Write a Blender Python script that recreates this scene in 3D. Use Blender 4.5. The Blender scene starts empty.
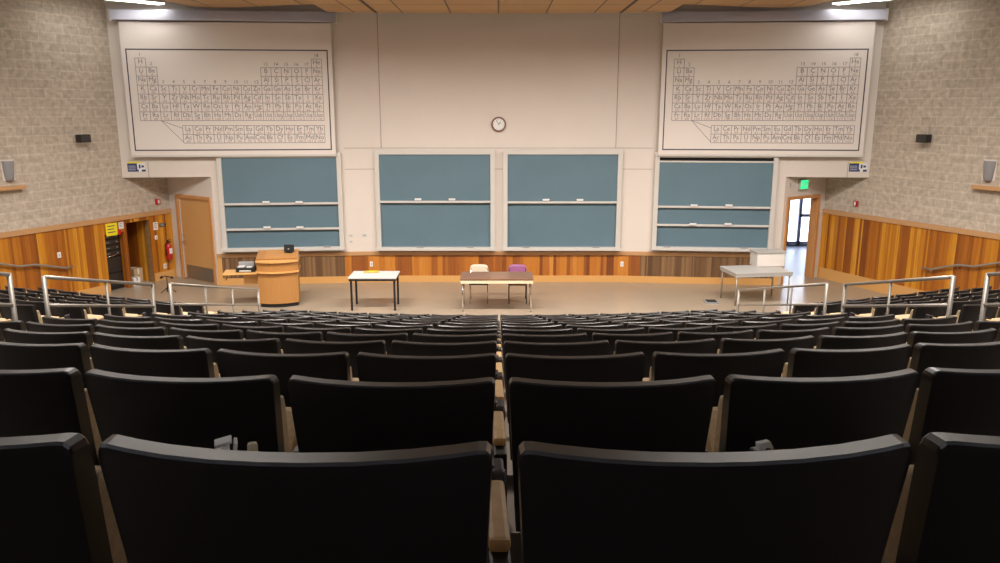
import bpy, bmesh, math, random
from mathutils import Vector, Matrix
R = math.radians
random.seed(7)
scene = bpy.context.scene
col = scene.collection

# ------------------------------------------------------------------ camera, world, exposure, lights
CAMZ, FPX, TH, CX = 4.38, 790.0, R(12.35), 498.5
cam = bpy.data.cameras.new('camera'); cam.lens = FPX / 1000 * 36; cam.sensor_width = 36
cam.shift_x = 0.0015; cam.clip_start = 0.05; cam.clip_end = 200
co = bpy.data.objects.new('camera', cam); col.objects.link(co)
co.location = (0, 0, CAMZ); co.rotation_euler = (R(90) - TH, 0, 0)
scene.camera = co
w = bpy.data.worlds.new('world'); scene.world = w; w.use_nodes = True
w.node_tree.nodes['Background'].inputs[0].default_value = (.78, .86, 1, 1)
w.node_tree.nodes['Background'].inputs[1].default_value = 4.5
vs = scene.view_settings
vs.view_transform = 'Standard'; vs.look = 'None'; vs.gamma = 1; vs.use_curve_mapping = False
vs.exposure = 0.66

def area(name, loc, rot, sx, sy, power, color=(1, .9, .78), spread=180):
    l = bpy.data.lights.new(name, 'AREA'); l.shape = 'RECTANGLE'; l.size = sx; l.size_y = sy
    l.energy = power; l.color = color; l.spread = R(spread)
    o = bpy.data.objects.new(name, l); col.objects.link(o); o.location = loc; o.rotation_euler = rot
    return o
WARM = (1, .925, .86)
LAMPS = [  # x, y, z, tilt towards the front wall, length, width, power
    (-4.6, 13.8, 6.62, 14, 3.0, .3, 200), (0, 13.8, 6.62, 14, 3.0, .3, 200), (4.6, 13.8, 6.62, 14, 3.0, .3, 200),
    (-8.2, 11.6, 6.62, 20, 2.4, .3, 130), (8.2, 11.6, 6.62, 20, 2.4, .3, 130),
    (-4.6, 8.6, 6.62, 0, 2.4, .3, 120), (4.6, 8.6, 6.62, 0, 2.4, .3, 120),
    (-2.6, 5.6, 6.62, 0, 2.4, .3, 100), (2.6, 5.6, 6.62, 0, 2.4, .3, 100)]
for i, (x, y, z, t, sx, sy, p) in enumerate(LAMPS):
    area('ceiling_area_light', (x, y, z), (R(t), 0, 0), sx, sy, p * 1.1, WARM, 140)
area('strip_light_lamp', (-8.5, 18.3, 6.70), (0, 0, R(48)), 2.2, .25, 4, (1, .97, .92))
area('strip_light_lamp', (8.5, 18.3, 6.70), (0, 0, R(-48)), 2.2, .25, 4, (1, .97, .92))

# ------------------------------------------------------------------ materials
def mat(name, c, rough=.6, metal=0, spec=.5, emit=None, es=0, bump=0, bscale=200, vary=0, vscale=6):
    m = bpy.data.materials.new(name); m.use_nodes = True; nt = m.node_tree; b = nt.nodes['Principled BSDF']
    b.inputs['Base Color'].default_value = (*c, 1); b.inputs['Roughness'].default_value = rough
    b.inputs['Metallic'].default_value = metal; b.inputs['Specular IOR Level'].default_value = spec
    if emit: b.inputs['Emission Color'].default_value = (*emit, 1); b.inputs['Emission Strength'].default_value = es
    tc = nt.nodes.new('ShaderNodeTexCoord')
    if vary:
        n = nt.nodes.new('ShaderNodeTexNoise'); n.inputs['Scale'].default_value = vscale; n.inputs['Detail'].default_value = 4
        nt.links.new(tc.outputs['Object'], n.inputs['Vector'])
        r = nt.nodes.new('ShaderNodeMapRange'); r.inputs[3].default_value = 1 - vary; r.inputs[4].default_value = 1 + vary
        nt.links.new(n.outputs['Fac'], r.inputs[0])
        mx = nt.nodes.new('ShaderNodeVectorMath'); mx.operation = 'SCALE'; mx.inputs[0].default_value = c
        nt.links.new(r.outputs[0], mx.inputs['Scale']); nt.links.new(mx.outputs[0], b.inputs['Base Color'])
    if bump:
        n = nt.nodes.new('ShaderNodeTexNoise'); n.inputs['Scale'].default_value = bscale
        nt.links.new(tc.outputs['Object'], n.inputs['Vector'])
        bp = nt.nodes.new('ShaderNodeBump'); bp.inputs['Strength'].default_value = bump; bp.inputs['Distance'].default_value = .01
        nt.links.new(n.outputs['Fac'], bp.inputs['Height']); nt.links.new(bp.outputs[0], b.inputs['Normal'])
    return m

def board_mat(name, cols, width, rough=.45, groove=0.0, offset=0.0):
    """vertical boards: a random colour of the ramp for each board, UV in metres"""
    m = bpy.data.materials.new(name); m.use_nodes = True; nt = m.node_tree; b = nt.nodes['Principled BSDF']
    N = nt.nodes.new; L = nt.links.new
    b.inputs['Roughness'].default_value = rough
    uv = N('ShaderNodeUVMap'); sp = N('ShaderNodeSeparateXYZ'); L(uv.outputs[0], sp.inputs[0])
    # uneven board widths
    d = N('ShaderNodeMath'); d.operation = 'DIVIDE'; d.inputs[1].default_value = width; L(sp.outputs[0], d.inputs[0])
    s = N('ShaderNodeMath'); s.operation = 'SINE'; s2 = N('ShaderNodeMath'); s2.operation = 'MULTIPLY'; s2.inputs[1].default_value = 1.7
    L(d.outputs[0], s2.inputs[0]); L(s2.outputs[0], s.inputs[0])
    a = N('ShaderNodeMath'); a.operation = 'MULTIPLY_ADD'; a.inputs[1].default_value = .35; L(s.outputs[0], a.inputs[0]); L(d.outputs[0], a.inputs[2])
    f = N('ShaderNodeMath'); f.operation = 'FLOOR'; L(a.outputs[0], f.inputs[0])
    wn = N('ShaderNodeTexWhiteNoise'); wn.noise_dimensions = '1D'; o = N('ShaderNodeMath'); o.operation = 'ADD'; o.inputs[1].default_value = offset + .5
    L(f.outputs[0], o.inputs[0]); L(o.outputs[0], wn.inputs['W'])
    # grain
    mp = N('ShaderNodeMapping'); mp.inputs['Scale'].default_value = (26, 1.3, 1); L(uv.outputs[0], mp.inputs[0])
    ns = N('ShaderNodeTexNoise'); ns.inputs['Scale'].default_value = 1; ns.inputs['Detail'].default_value = 5; L(mp.outputs[0], ns.inputs['Vector'])
    g = N('ShaderNodeMath'); g.operation = 'MULTIPLY_ADD'; g.inputs[1].default_value = .35; L(ns.outputs['Fac'], g.inputs[0])
    w2 = N('ShaderNodeMath'); w2.operation = 'MULTIPLY'; w2.inputs[1].default_value = .82; L(wn.outputs['Value'], w2.inputs[0]); L(w2.outputs[0], g.inputs[2])
    g2 = N('ShaderNodeMath'); g2.operation = 'SUBTRACT'; g2.inputs[1].default_value = .1; L(g.outputs[0], g2.inputs[0])
    r = N('ShaderNodeValToRGB'); L(g2.outputs[0], r.inputs[0])
    for i, (p, c) in enumerate(cols):
        e = r.color_ramp.elements[i] if i < 2 else r.color_ramp.elements.new(p)
        e.position = p; e.color = (*c, 1)
    L(r.outputs[0], b.inputs['Base Color'])
    if groove:
        fr = N('ShaderNodeMath'); fr.operation = 'FRACT'; L(a.outputs[0], fr.inputs[0])
        gt = N('ShaderNodeMath'); gt.operation = 'GREATER_THAN'; gt.inputs[1].default_value = groove; L(fr.outputs[0], gt.inputs[0])
        bp = N('ShaderNodeBump'); bp.inputs['Strength'].default_value = .8; bp.inputs['Distance'].default_value = .02
        L(gt.outputs[0], bp.inputs['Height']); L(bp.outputs[0], b.inputs['Normal'])
    return m

def brick_mat():
    m = bpy.data.materials.new('concrete_block'); m.use_nodes = True; nt = m.node_tree; b = nt.nodes['Principled BSDF']
    N = nt.nodes.new; L = nt.links.new
    b.inputs['Roughness'].default_value = .9
    uv = N('ShaderNodeUVMap'); t = N('ShaderNodeTexBrick'); L(uv.outputs[0], t.inputs[0])
    t.inputs['Scale'].default_value = 1; t.inputs['Brick Width'].default_value = .4; t.inputs['Row Height'].default_value = .2
    t.inputs['Mortar Size'].default_value = .013; t.inputs['Mortar Smooth'].default_value = .3; t.inputs['Bias'].default_value = -.1
    t.inputs['Color1'].default_value = (.46, .395, .32, 1); t.inputs['Color2'].default_value = (.51, .44, .36, 1)
    t.inputs['Mortar'].default_value = (.555, .49, .405, 1)
    ns = N('ShaderNodeTexNoise'); ns.inputs['Scale'].default_value = 9; ns.inputs['Detail'].default_value = 6; L(uv.outputs[0], ns.inputs['Vector'])
    mr = N('ShaderNodeMapRange'); mr.inputs[1].default_value = .3; mr.inputs[2].default_value = .7; mr.inputs[3].default_value = .82; mr.inputs[4].default_value = 1.2
    L(ns.outputs['Fac'], mr.inputs[0])
    sc = N('ShaderNodeVectorMath'); sc.operation = 'SCALE'; L(t.outputs['Color'], sc.inputs[0]); L(mr.outputs[0], sc.inputs['Scale'])
    L(sc.outputs[0], b.inputs['Base Color'])
    bp = N('ShaderNodeBump'); bp.inputs['Strength'].default_value = .3; bp.inputs['Distance'].default_value = .01
    L(ns.outputs['Fac'], bp.inputs['Height']); L(bp.outputs[0], b.inputs['Normal'])
    return m

M = {}
M['paint'] = mat('wall_paint', (.70, .635, .575), .7, vary=.03, vscale=1.5)
M['paint_dark'] = mat('wall_seam', (.30, .25, .21), .8)
M['brick'] = brick_mat()
SIDE = [(0.0, (.19, .05, .006)), (1.0, (.78, .41, .06)), (.3, (.32, .095, .008)), (.55, (.45, .15, .010)), (.8, (.58, .24, .014))]
M['wood_side'] = board_mat('cedar_boards', SIDE, .07, groove=.08)
FRONT = [(0.0, (.14, .035, .008)), (1.0, (.62, .27, .05)), (.3, (.30, .09, .015)), (.55, (.45, .15, .02)), (.8, (.52, .19, .025))]
M['wood_front'] = board_mat('front_cedar_boards', FRONT, .11, groove=.08, offset=31)
M['acoustic'] = board_mat('ribbed_acoustic_panel', [(0, (.10, .05, .02)), (1, (.30, .17, .08)), (.5, (.17, .09, .04))], .045, groove=.4)
M['maple'] = board_mat('light_wood_trim', [(0, (.54, .27, .075)), (1, (.66, .36, .12))], 3, .4)
M['trim'] = mat('wainscot_cap_wood', (.52, .29, .13), .4, vary=.08, vscale=3)
M['lectern'] = board_mat('lectern_veneer', [(0, (.31, .135, .035)), (1, (.44, .21, .062))], .4, .35)
M['doorwood'] = board_mat('door_veneer', [(0, (.52, .27, .09)), (1, (.64, .35, .13))], 1.5, .4)
M['frame_wood'] = mat('door_frame_wood', (.58, .27, .09), .4, vary=.1)
def ceiling_wood():
    m = mat('ceiling_wood', (.4, .2, .08), .5); nt = m.node_tree; b = nt.nodes['Principled BSDF']; N = nt.nodes.new; L = nt.links.new
    uv = N('ShaderNodeUVMap'); t = N('ShaderNodeTexBrick'); L(uv.outputs[0], t.inputs[0]); t.offset = 0
    t.inputs['Scale'].default_value = 1; t.inputs['Brick Width'].default_value = 1.1; t.inputs['Row Height'].default_value = 1.1
    t.inputs['Mortar Size'].default_value = .016; t.inputs['Mortar Smooth'].default_value = 0
    t.inputs['Color1'].default_value = (.47, .28, .125, 1); t.inputs['Color2'].default_value = (.54, .33, .15, 1); t.inputs['Mortar'].default_value = (.05, .025, .012, 1)
    L(t.outputs['Color'], b.inputs['Base Color']); return m
M['cloud'] = ceiling_wood()
M['cloud_edge'] = mat('ceiling_panel_edge', (.06, .03, .02), .6)
M['ceiling'] = mat('ceiling_plaster', (.42, .40, .40), .8, vary=.04)
M['stage'] = mat('stage_floor', (.32, .255, .185), .3, vary=.08, vscale=1.2)
M['carpet'] = mat('aisle_carpet', (.12, .095, .075), .95, bump=.3, vary=.1)
M['plastic'] = mat('black_seat_plastic', (.012, .0105, .011), .3, spec=.95, bump=.06, bscale=900)
_b = M['plastic'].node_tree.nodes['Principled BSDF']; _b.inputs['Coat Weight'].default_value = .12; _b.inputs['Coat Roughness'].default_value = .3
M['fabric'] = mat('tan_seat_fabric', (.58, .44, .27), .9, bump=.3, bscale=400, vary=.3, vscale=70)
M['armpad'] = mat('armrest_wood', (.50, .33, .16), .45, vary=.25, vscale=40)
M['black'] = mat('black_metal', (.012, .012, .013), .45)
M['steel'] = mat('brushed_steel', (.40, .37, .33), .5, .8)
M['chrome'] = mat('chrome', (.75, .74, .72), .15, 1)
M['casing'] = mat('silver_casing', (.52, .52, .60), .38, .6)
M['alu'] = mat('aluminium_frame', (.63, .60, .56), .45, .1)
M['board'] = mat('chalkboard', (.115, .190, .235), .4, vary=.14, vscale=1.3)
M['sheet'] = mat('chart_sheet', (.76, .70, .65), .4)
M['ink'] = mat('chart_ink', (.06, .055, .075), .6)
M['cellink'] = mat('chart_cell_ink', (.20, .17, .175), .6)
M['redink'] = mat('chart_red_ink', (.42, .22, .20), .6)
M['white'] = mat('white_laminate', (.60, .585, .56), .4)
M['whitep'] = mat('white_paper', (.8, .79, .78), .6)
M['grey'] = mat('grey_laminate', (.40, .385, .36), .45)
M['brown'] = mat('brown_laminate', (.20, .10, .055), .3, vary=.06)
M['cream'] = mat('cream_edge', (.70, .62, .42), .5)
M['beige'] = mat('beige_shell', (.55, .47, .36), .5)
M['purple'] = mat('purple_shell', (.25, .08, .19), .5)
M['red'] = mat('red_enamel', (.50, .015, .015), .3)
M['green'] = mat('exit_green', (.02, .35, .14), .5, emit=(.03, .75, .28), es=.8)
M['yellow'] = mat('yellow_paper', (.85, .72, .02), .6)
M['navy'] = mat('navy_print', (.03, .05, .17), .5)
M['lightpanel'] = mat('light_diffuser', (.9, .9, .9), .5, emit=(1, .98, .93), es=6)
M['greylamp'] = mat('grey_sconce', (.30, .30, .31), .5, .1)
M['orange'] = mat('orange_envelope', (.70, .38, .10), .6)
M['card'] = mat('cardboard', (.50, .36, .20), .8)
M['blue'] = mat('dusty_blue', (.15, .18, .40), .6)
M['hall'] = mat('corridor_wall', (.70, .70, .74), .6)
M['hallfloor'] = mat('corridor_floor', (.30, .33, .42), .35)
M['mullion'] = mat('door_metal', (.20, .19, .26), .5, .2)
M['kick'] = mat('kick_plate', (.32, .29, .25), .35, .8)
gm = bpy.data.materials.new('clear_glass'); gm.use_nodes = True
gb = gm.node_tree.nodes['Principled BSDF']; gb.inputs['Transmission Weight'].default_value = 1; gb.inputs['Roughness'].default_value = 0; gb.inputs['IOR'].default_value = 1.05
M['glass'] = gm

# ------------------------------------------------------------------ mesh helpers
class MB:
    def __init__(s): s.bm = bmesh.new(); s.uv = s.bm.loops.layers.uv.new('UVMap'); s.mats = []
    def mi(s, m):
        if m is None: return 0
        if m not in s.mats: s.mats.append(m)
        return s.mats.index(m)
    def face(s, pts, uvs=None, m=None, smooth=False):
        vs_ = [s.bm.verts.new(p) for p in pts]
        f = s.bm.faces.new(vs_); f.material_index = s.mi(m); f.smooth = smooth
        if uvs:
            for l, u in zip(f.loops, uvs): l[s.uv].uv = u
        return f
    def _xf(s, vs_, rot=None, at=None):
        if rot is not None: bmesh.ops.transform(s.bm, matrix=rot, verts=vs_)
        if at is not None: bmesh.ops.translate(s.bm, vec=Vector(at), verts=vs_)
    def box(s, x0, x1, y0, y1, z0, z1, bev=0, m=None, rot=None, at=None):
        r = bmesh.ops.create_cube(s.bm, size=1); v = r['verts']
        for q in v:
            q.co = Vector(((x0 + x1) / 2 + q.co.x * (x1 - x0), (y0 + y1) / 2 + q.co.y * (y1 - y0), (z0 + z1) / 2 + q.co.z * (z1 - z0)))
        fs = set(f for q in v for f in q.link_faces)
        if bev:
            es = list(set(e for q in v for e in q.link_edges))
            k = bmesh.ops.bevel(s.bm, geom=es, offset=bev, segments=2, affect='EDGES', profile=.6)
            fs = set(f for f in k['faces']) | set(f for q in k['verts'] for f in q.link_faces); v = list(set(q for f in fs for q in f.verts))
        for f in fs:
            f.material_index = s.mi(m)
            n = f.normal if f.normal.length else Vector((0, 0, 1)); f.normal_update(); n = f.normal
            for l in f.loops:
                c = l.vert.co
                l[s.uv].uv = (c.x + .37 * c.y, c.z) if abs(n.z) < .7 else (c.x, c.y)
        s._xf(v, rot, at)
        return v
    def cyl(s, p0, p1, r, seg=10, r2=None, m=None, cap=True):
        p0 = Vector(p0); p1 = Vector(p1); d = p1 - p0
        k = bmesh.ops.create_cone(s.bm, cap_ends=cap, segments=seg, radius1=r, radius2=r if r2 is None else r2, depth=d.length)
        q = d.to_track_quat('Z', 'Y').to_matrix().to_4x4()
        s._xf(k['verts'], q, (p0 + p1) / 2)
        for f in set(f for v in k['verts'] for f in v.link_faces):
            f.material_index = s.mi(m); f.smooth = len(f.verts) == 4
    def tube(s, pts, r, seg=8, m=None):
        pts = [Vector(p) for p in pts]
        rings = []
        for i, p in enumerate(pts):
            t = ((pts[i] - pts[i - 1]).normalized() if i else Vector()) + ((pts[i + 1] - pts[i]).normalized() if i < len(pts) - 1 else Vector())
            t.normalize(); a = Vector((0, 0, 1)) if abs(t.z) < .9 else Vector((1, 0, 0))
            u = t.cross(a).normalized(); v = t.cross(u).normalized()
            rings.append([s.bm.verts.new(p + (u * math.cos(k * 2 * math.pi / seg) + v * math.sin(k * 2 * math.pi / seg)) * r) for k in range(seg)])
        for a, b in zip(rings, rings[1:]):
            for k in range(seg):
                f = s.bm.faces.new((a[k], a[(k + 1) % seg], b[(k + 1) % seg], b[k])); f.smooth = True; f.material_index = s.mi(m)
        for rg in (rings[0], rings[-1]):
            f = s.bm.faces.new(rg); f.material_index = s.mi(m)
    def prism(s, poly, z0, z1, m=None, mside=None):
        """poly: list of (x, y); closed prism between z0 and z1"""
        a = [s.bm.verts.new((x, y, z0)) for x, y in poly]; b = [s.bm.verts.new((x, y, z1)) for x, y in poly]
        fs = [s.bm.faces.new(a[::-1]), s.bm.faces.new(b)]
        for f in fs:
            f.material_index = s.mi(m)
            for l in f.loops: l[s.uv].uv = (l.vert.co.x, l.vert.co.y)
        acc = 0
        for i in range(len(poly)):
            j = (i + 1) % len(poly)
            f = s.bm.faces.new((a[i], a[j], b[j], b[i])); f.material_index = s.mi(mside or m)
            d = (Vector(poly[j]) - Vector(poly[i])).length
            for l, u in zip(f.loops, ((acc, z0), (acc + d, z0), (acc + d, z1), (acc, z1))): l[s.uv].uv = u
            acc += d
    def build(s, name, material=None, parent=None, loc=(0, 0, 0), rz=0):
        bmesh.ops.recalc_face_normals(s.bm, faces=s.bm.faces)
        me = bpy.data.meshes.new(name); s.bm.to_mesh(me); s.bm.free()
        if s.mats:
            for k in s.mats: me.materials.append(M[k] if k else material)
        elif material: me.materials.append(material)
        o = bpy.data.objects.new(name, me); col.objects.link(o)
        o.location = loc; o.rotation_euler = (0, 0, rz)
        if parent: o.parent = parent
        return o

def tag(o, label=None, cat=None, group=None, kind=None):
    if label: o['label'] = label
    if cat: o['category'] = cat
    if group: o['group'] = group
    if kind: o['kind'] = kind
    return o
def empty(name, loc, rz=0, label=None, cat=None, group=None):
    o = bpy.data.objects.new(name, None); o.empty_display_size = .1; col.objects.link(o)
    o.location = loc; o.rotation_euler = (0, 0, rz); return tag(o, label, cat, group)
KIDS = {}
def copy_tree(o, parent=None):
    c = o.copy(); col.objects.link(c)
    if parent: c.parent = parent
    for ch in list(o.children): copy_tree(ch, c)
    return c
def struct(o): o['kind'] = 'structure'; return o

# vertical wall planes: origin, direction u (unit, along the wall), n towards the room
cth, sth = math.cos(TH), math.sin(TH)
class Wall:
    def __init__(s, p, q):
        s.o = Vector((p[0], p[1], 0)); s.u = (Vector((q[0], q[1], 0)) - s.o).normalized()
        s.n = Vector((s.u.y, -s.u.x, 0))
        if s.n.y > 0 : s.n = -s.n
        s.len = (Vector((q[0], q[1], 0)) - s.o).length
    def uz(s, px, py, off=0):
        """where the photograph's point lies on this wall (metres along it, height)"""
        d = Vector((0, cth, -sth)) + Vector((1, 0, 0)) * ((px - CX) / FPX) + Vector((0, -sth, -cth)) * ((py - 281.5) / FPX)
        c = Vector((0, 0, CAMZ)); o = s.o + s.n * off
        t = (o - c).dot(s.n) / d.dot(s.n); p = c + d * t
        return (p - s.o).dot(s.u), p.z
    def pt(s, u, z, off=0): return s.o + s.u * u + s.n * off + Vector((0, 0, z))
    def frame(s):
        """rotation about z that turns local +x to u (or -u) with local -y towards the room"""
        u = s.u if s.u.cross(Vector((0, 0, 1))).dot(s.n) > 0 else -s.u
        return math.atan2(u.y, u.x), (1 if u == s.u else -1)
    def quad(s, mb, u0, u1, z0, z1, off=0, m=None):
        mb.face([s.pt(u0, z0, off), s.pt(u1, z0, off), s.pt(u1, z1, off), s.pt(u0, z1, off)], [(u0, z0), (u1, z0), (u1, z1), (u0, z1)], m)
    def slab(s, mb, u0, u1, z0, z1, o0, o1, m=None):
        P = [s.pt(u, z, o) for o in (o0, o1) for z in (z0, z1) for u in (u0, u1)]
        v = [mb.bm.verts.new(p) for p in P]
        uvv = [(u, z) for o in (o0, o1) for z in (z0, z1) for u in (u0, u1)]
        for f4 in ((0, 1, 3, 2), (4, 5, 7, 6), (0, 1, 5, 4), (2, 3, 7, 6), (0, 2, 6, 4), (1, 3, 7, 5)):
            f = mb.bm.faces.new([v[i] for i in f4]); f.material_index = mb.mi(m)
            for l, i in zip(f.loops, f4): l[mb.uv].uv = (uvv[i][0] + (.3 * (o1 - o0) if i > 3 else 0), uvv[i][1])

CH = 7.1     # ceiling height
FC = Wall((-3, 20), (3, 20))
WL = Wall((-3, 20), (-7.1, 19.61)); WR = Wall((3, 20), (7.1, 19.61))
DL = Wall((-7.1, 19.61), (-8.62, 20.65)); DR = Wall((7.1, 19.61), (8.52, 20.60))
SK = .46
SL = Wall((-8.62, 20.65), (-8.62 - SK * 23.65, -3)); SR = Wall((8.52, 20.60), (8.52 + SK * 23.6, -3))
SL.n = Vector((abs(SL.n.x), -abs(SL.n.y), 0)) if False else SL.n
for W_, sg in ((SL, 1), (SR, -1)):
    if W_.n.x * sg < 0: W_.n = -W_.n
def xwall(y): return 8.62 + SK * (20.65 - y)

# ------------------------------------------------------------------ the room shell
BOXZ = 2.73
BOXU = 6.28   # the projecting box over each side door runs this far along the wing
mb = MB(); FC.slab(mb, 0, 6, 0, CH, -.15, 0); struct(mb.build('wall_front', M['paint']))
for W_, nm in ((WL, 'left'), (WR, 'right')):
    mb = MB(); W_.slab(mb, 0, W_.len, 0, CH, -.15, 0); W_.slab(mb, W_.len, BOXU - (.12 if nm == 'right' else 0), BOXZ, CH, -.15, 0)
    sg = -1 if nm == 'left' else 1
    e = W_.pt(W_.len, 0); g = W_.pt(BOXU - (.12 if nm == 'right' else 0), 0)
    mb.face([(e.x, e.y, BOXZ), (g.x, g.y, BOXZ), (sg * 8.75, 20.8, BOXZ), (sg * 7.1, 19.76, BOXZ)])
    struct(mb.build('wall_front_' + nm, M['paint']))
def door_wall(W_, nm, d0, d1, dz):
    mb = MB()
    W_.slab(mb, 0, d0, 0, BOXZ, -.15, 0); W_.slab(mb, d1, W_.len + .05, 0, BOXZ, -.15, 0); W_.slab(mb, d0, d1, dz, BOXZ, -.15, 0)
    struct(mb.build('wall_door_' + nm, M['paint']))
LD0, LD1 = DL.uz(210.5, 198)[0], DL.uz(175.5, 195)[0]
RD0, RD1 = DR.uz(787, 197)[0], DR.uz(820, 195)[0]
DTOP = 2.22
mb = MB(); DL.slab(mb, -.3, DL.len, 0, BOXZ, -.42, -.4); struct(mb.build('light_block_behind_door', M['paint_dark']))  # added unseen backing, keeps sky light from leaking round the left door
LD0 = max(LD0, .02)
door_wall(DL, 'left', LD0, LD1, DTOP); door_wall(DR, 'right', RD0, RD1, DTOP)
# side walls: concrete block; on the left two openings below the wainscot cap
WT = 1.79
r0, r1 = SL.uz(125, 250)[0], SL.uz(105, 250)[0]       # rack niche
a0, a1 = SL.uz(151, 250)[0], SL.uz(127.5, 250)[0]     # alcove
NT = 1.62                                             # top of the openings
mb = MB(); SL.slab(mb, 0, SL.len, WT - .02, CH, -.2, 0); struct(mb.build('wall_left', M['brick']))
mb = MB()
for q0, q1 in ((0, a0), (a1, r0), (r1, SL.len)): SL.slab(mb, q0, q1, 0, WT - .02, -.2, 0)
SL.slab(mb, a0, a1, NT, WT - .02, -.2, 0); SL.slab(mb, r0, r1, NT, WT - .02, -.2, 0)
struct(mb.build('wall_left_lower', M['brick']))
mb = MB()
for q0, q1 in ((0.0, a0), (a1, r0), (r1, 14)): SL.slab(mb, q0, q1, 0, WT - .08, 0.002, .04)
SL.slab(mb, a0, a1, NT, WT - .08, .002, .04); SL.slab(mb, r0, r1, NT - .2, WT - .08, .002, .04)
# wooden insides of the alcove and the rack niche
SL.slab(mb, a0 - .02, a0, 0, NT, -1.5, 0); SL.slab(mb, a1, a1 + .02, 0, NT, -1.5, 0); SL.slab(mb, a0, a1, 0, NT, -1.52, -1.5); SL.slab(mb, a0, a1, NT, NT + .02, -1.5, -.2)
SL.slab(mb, r0, r0 + .015, 0, NT, -.9, 0); SL.slab(mb, r1, r1 + .02, 0, NT, -.9, 0); SL.slab(mb, r0, r1, 0, NT, -.92, -.9); SL.slab(mb, r0, r1, NT, NT + .02, -.9, -.2)
struct(mb.build('wall_left_wainscot', M['wood_side']))
mb = MB(); SR.slab(mb, 0, SR.len, 0, CH, -.2, 0); struct(mb.build('wall_right', M['brick']))
mb = MB(); SR.slab(mb, .0, 14, 0, WT - .08, .002, .04); struct(mb.build('wall_right_wainscot', M['wood_side']))
mb = MB(); SL.slab(mb, 0, 14, WT - .08, WT + .03, .002, .07); struct(mb.build('trim_1', M['trim']))
mb = MB(); SR.slab(mb, 0, 14, WT - .08, WT + .03, .002, .07); struct(mb.build('trim_2', M['trim']))
mb = MB()
for q0, q1 in ((0.08, a0), (r1, 7)): SL.slab(mb, q0, q1, 0, .22, .041, .065)
struct(mb.build('baseboard_left', M['maple']))
mb = MB(); SR.slab(mb, 0.08, 7, 0, .28, .041, .065); struct(mb.build('baseboard_right', M['maple']))
# back wall and ceiling
mb = MB(); xb = xwall(-3); mb.box(-xb, xb, -3.2, -3, 0, CH); struct(mb.build('wall_back', M['carpet']))
mb = MB(); mb.prism([(-xb - .2, -3.2), (xb + .2, -3.2), (9.0, 20.6), (8.9, 21.2), (-8.9, 21.2), (-9.0, 20.6)], CH, CH + .15); struct(mb.build('ceiling', M['ceiling']))
# wooden wainscot along the front: cap, boards or ribbed panels, wide light base
CAPZ = .80
for i, (W_, q0, q1) in enumerate(((FC, 0, 6), (WL, 0, WL.len), (WR, 0, WR.len))):
    mb = MB(); W_.slab(mb, q0, q1, CAPZ - .09, CAPZ, .002, .07); struct(mb.build('trim_%d' % (i + 3), M['trim']))
    mb = MB(); W_.slab(mb, q0, q1, 0, .17, .002, .06); struct(mb.build('baseboard_' + ('front', 'front_left', 'front_right')[i], M['maple']))
k0 = FC.uz(345, 260)[0]
sp = WL.uz(345, 262)[0]; spr = WR.uz(640, 262)[0]
mb = MB(); FC.slab(mb, 0, 6, .17, CAPZ - .09, .002, .04)
WL.slab(mb, 0, sp, .17, CAPZ - .09, .002, .04); WR.slab(mb, 0, spr, .17, CAPZ - .09, .002, .04)
struct(mb.build('wall_front_wainscot', M['wood_front']))
mb = MB(); WL.slab(mb, sp, WL.len - .12, .17, CAPZ - .09, .002, .045); WR.slab(mb, spr, WR.len - .12, .17, CAPZ - .09, .002, .045)
struct(mb.build('wall_front_ribbed_panels', M['acoustic']))
mb = MB(); WL.slab(mb, WL.len - .12, WL.len, .17, CAPZ - .09, .002, .05); WR.slab(mb, WR.len - .12, WR.len, .17, CAPZ - .09, .002, .05)
struct(mb.build('trim_6', M['maple']))
# seams in the painted front wall
mb = MB()
zt = FC.uz(400, 148)[1]
for x in (-2.93, 2.93): FC.slab(mb, 3 + x - .008, 3 + x + .008, zt, CH, .001, .004)
for z in (zt, FC.uz(400, 169)[1]):
    FC.slab(mb, 0, 6, z - .006, z + .006, .001, .004)
    WL.slab(mb, 0, .85, z - .006, z + .006, .001, .004); WR.slab(mb, 0, .85, z - .006, z + .006, .001, .004)
for W_, xx in ((WL, 148), (WR, 848)):
    u = W_.uz(xx, 165)[0]; W_.slab(mb, u - .006, u + .006, BOXZ, 3.1, .001, .004)
struct(mb.build('trim_7', M['paint_dark']))

# ------------------------------------------------------------------ terraced floor
RC = 18.0
Y0, DP, H0, DH, TOP = .97, .95, .436, .235, .86
NR = 13
def rowY(k): return Y0 + DP * (k - 1)
def rowZ(k): return CAMZ - (H0 + DH * (k - 1)) - TOP
def sag(x): return x * x / (2 * RC)
RK = {1: 6.2, 2: 8.5, 3: 10.5, 4: 14, 5: 16}      # the rows nearest the camera bend a little more
def rk(k): return RK.get(max(1, k), RC)
def sagk(x, k): return sag(x) + (1 / (2 * rk(k)) - 1 / (2 * RC)) * min(abs(x), 2.2) ** 2
def slopek(x, k): return x / RC + ((1 / rk(k) - 1 / RC) * x if abs(x) < 2.2 else 0)
mb = MB()
def edge0(k): return rowY(k) - .22 if k <= NR else rowY(NR) + .62
def xmax(y0):
    x = 5.0
    for _ in range(60): x = .5 * x + .5 * (xwall(y0 + sag(x)) - .003)
    return x
NC = 96
for k in range(-2, NR + 1):
    z = rowZ(k); zn = rowZ(k + 1) if k < NR else 0
    ya, yb = edge0(k), edge0(k + 1); xa, xb_ = xmax(ya), xmax(yb)
    for i in range(NC):
        t0, t1 = 2 * i / NC - 1, 2 * (i + 1) / NC - 1
        A_ = [(t * xa, ya + sagk(t * xa, k), z) for t in (t0, t1)]; B_ = [(t * xb_, yb + sagk(t * xb_, k + 1), z) for t in (t1, t0)]
        mb.face(A_ + B_); mb.face([B_[1], B_[0], (B_[0][0], B_[0][1], zn), (B_[1][0], B_[1][1], zn)])
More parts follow.
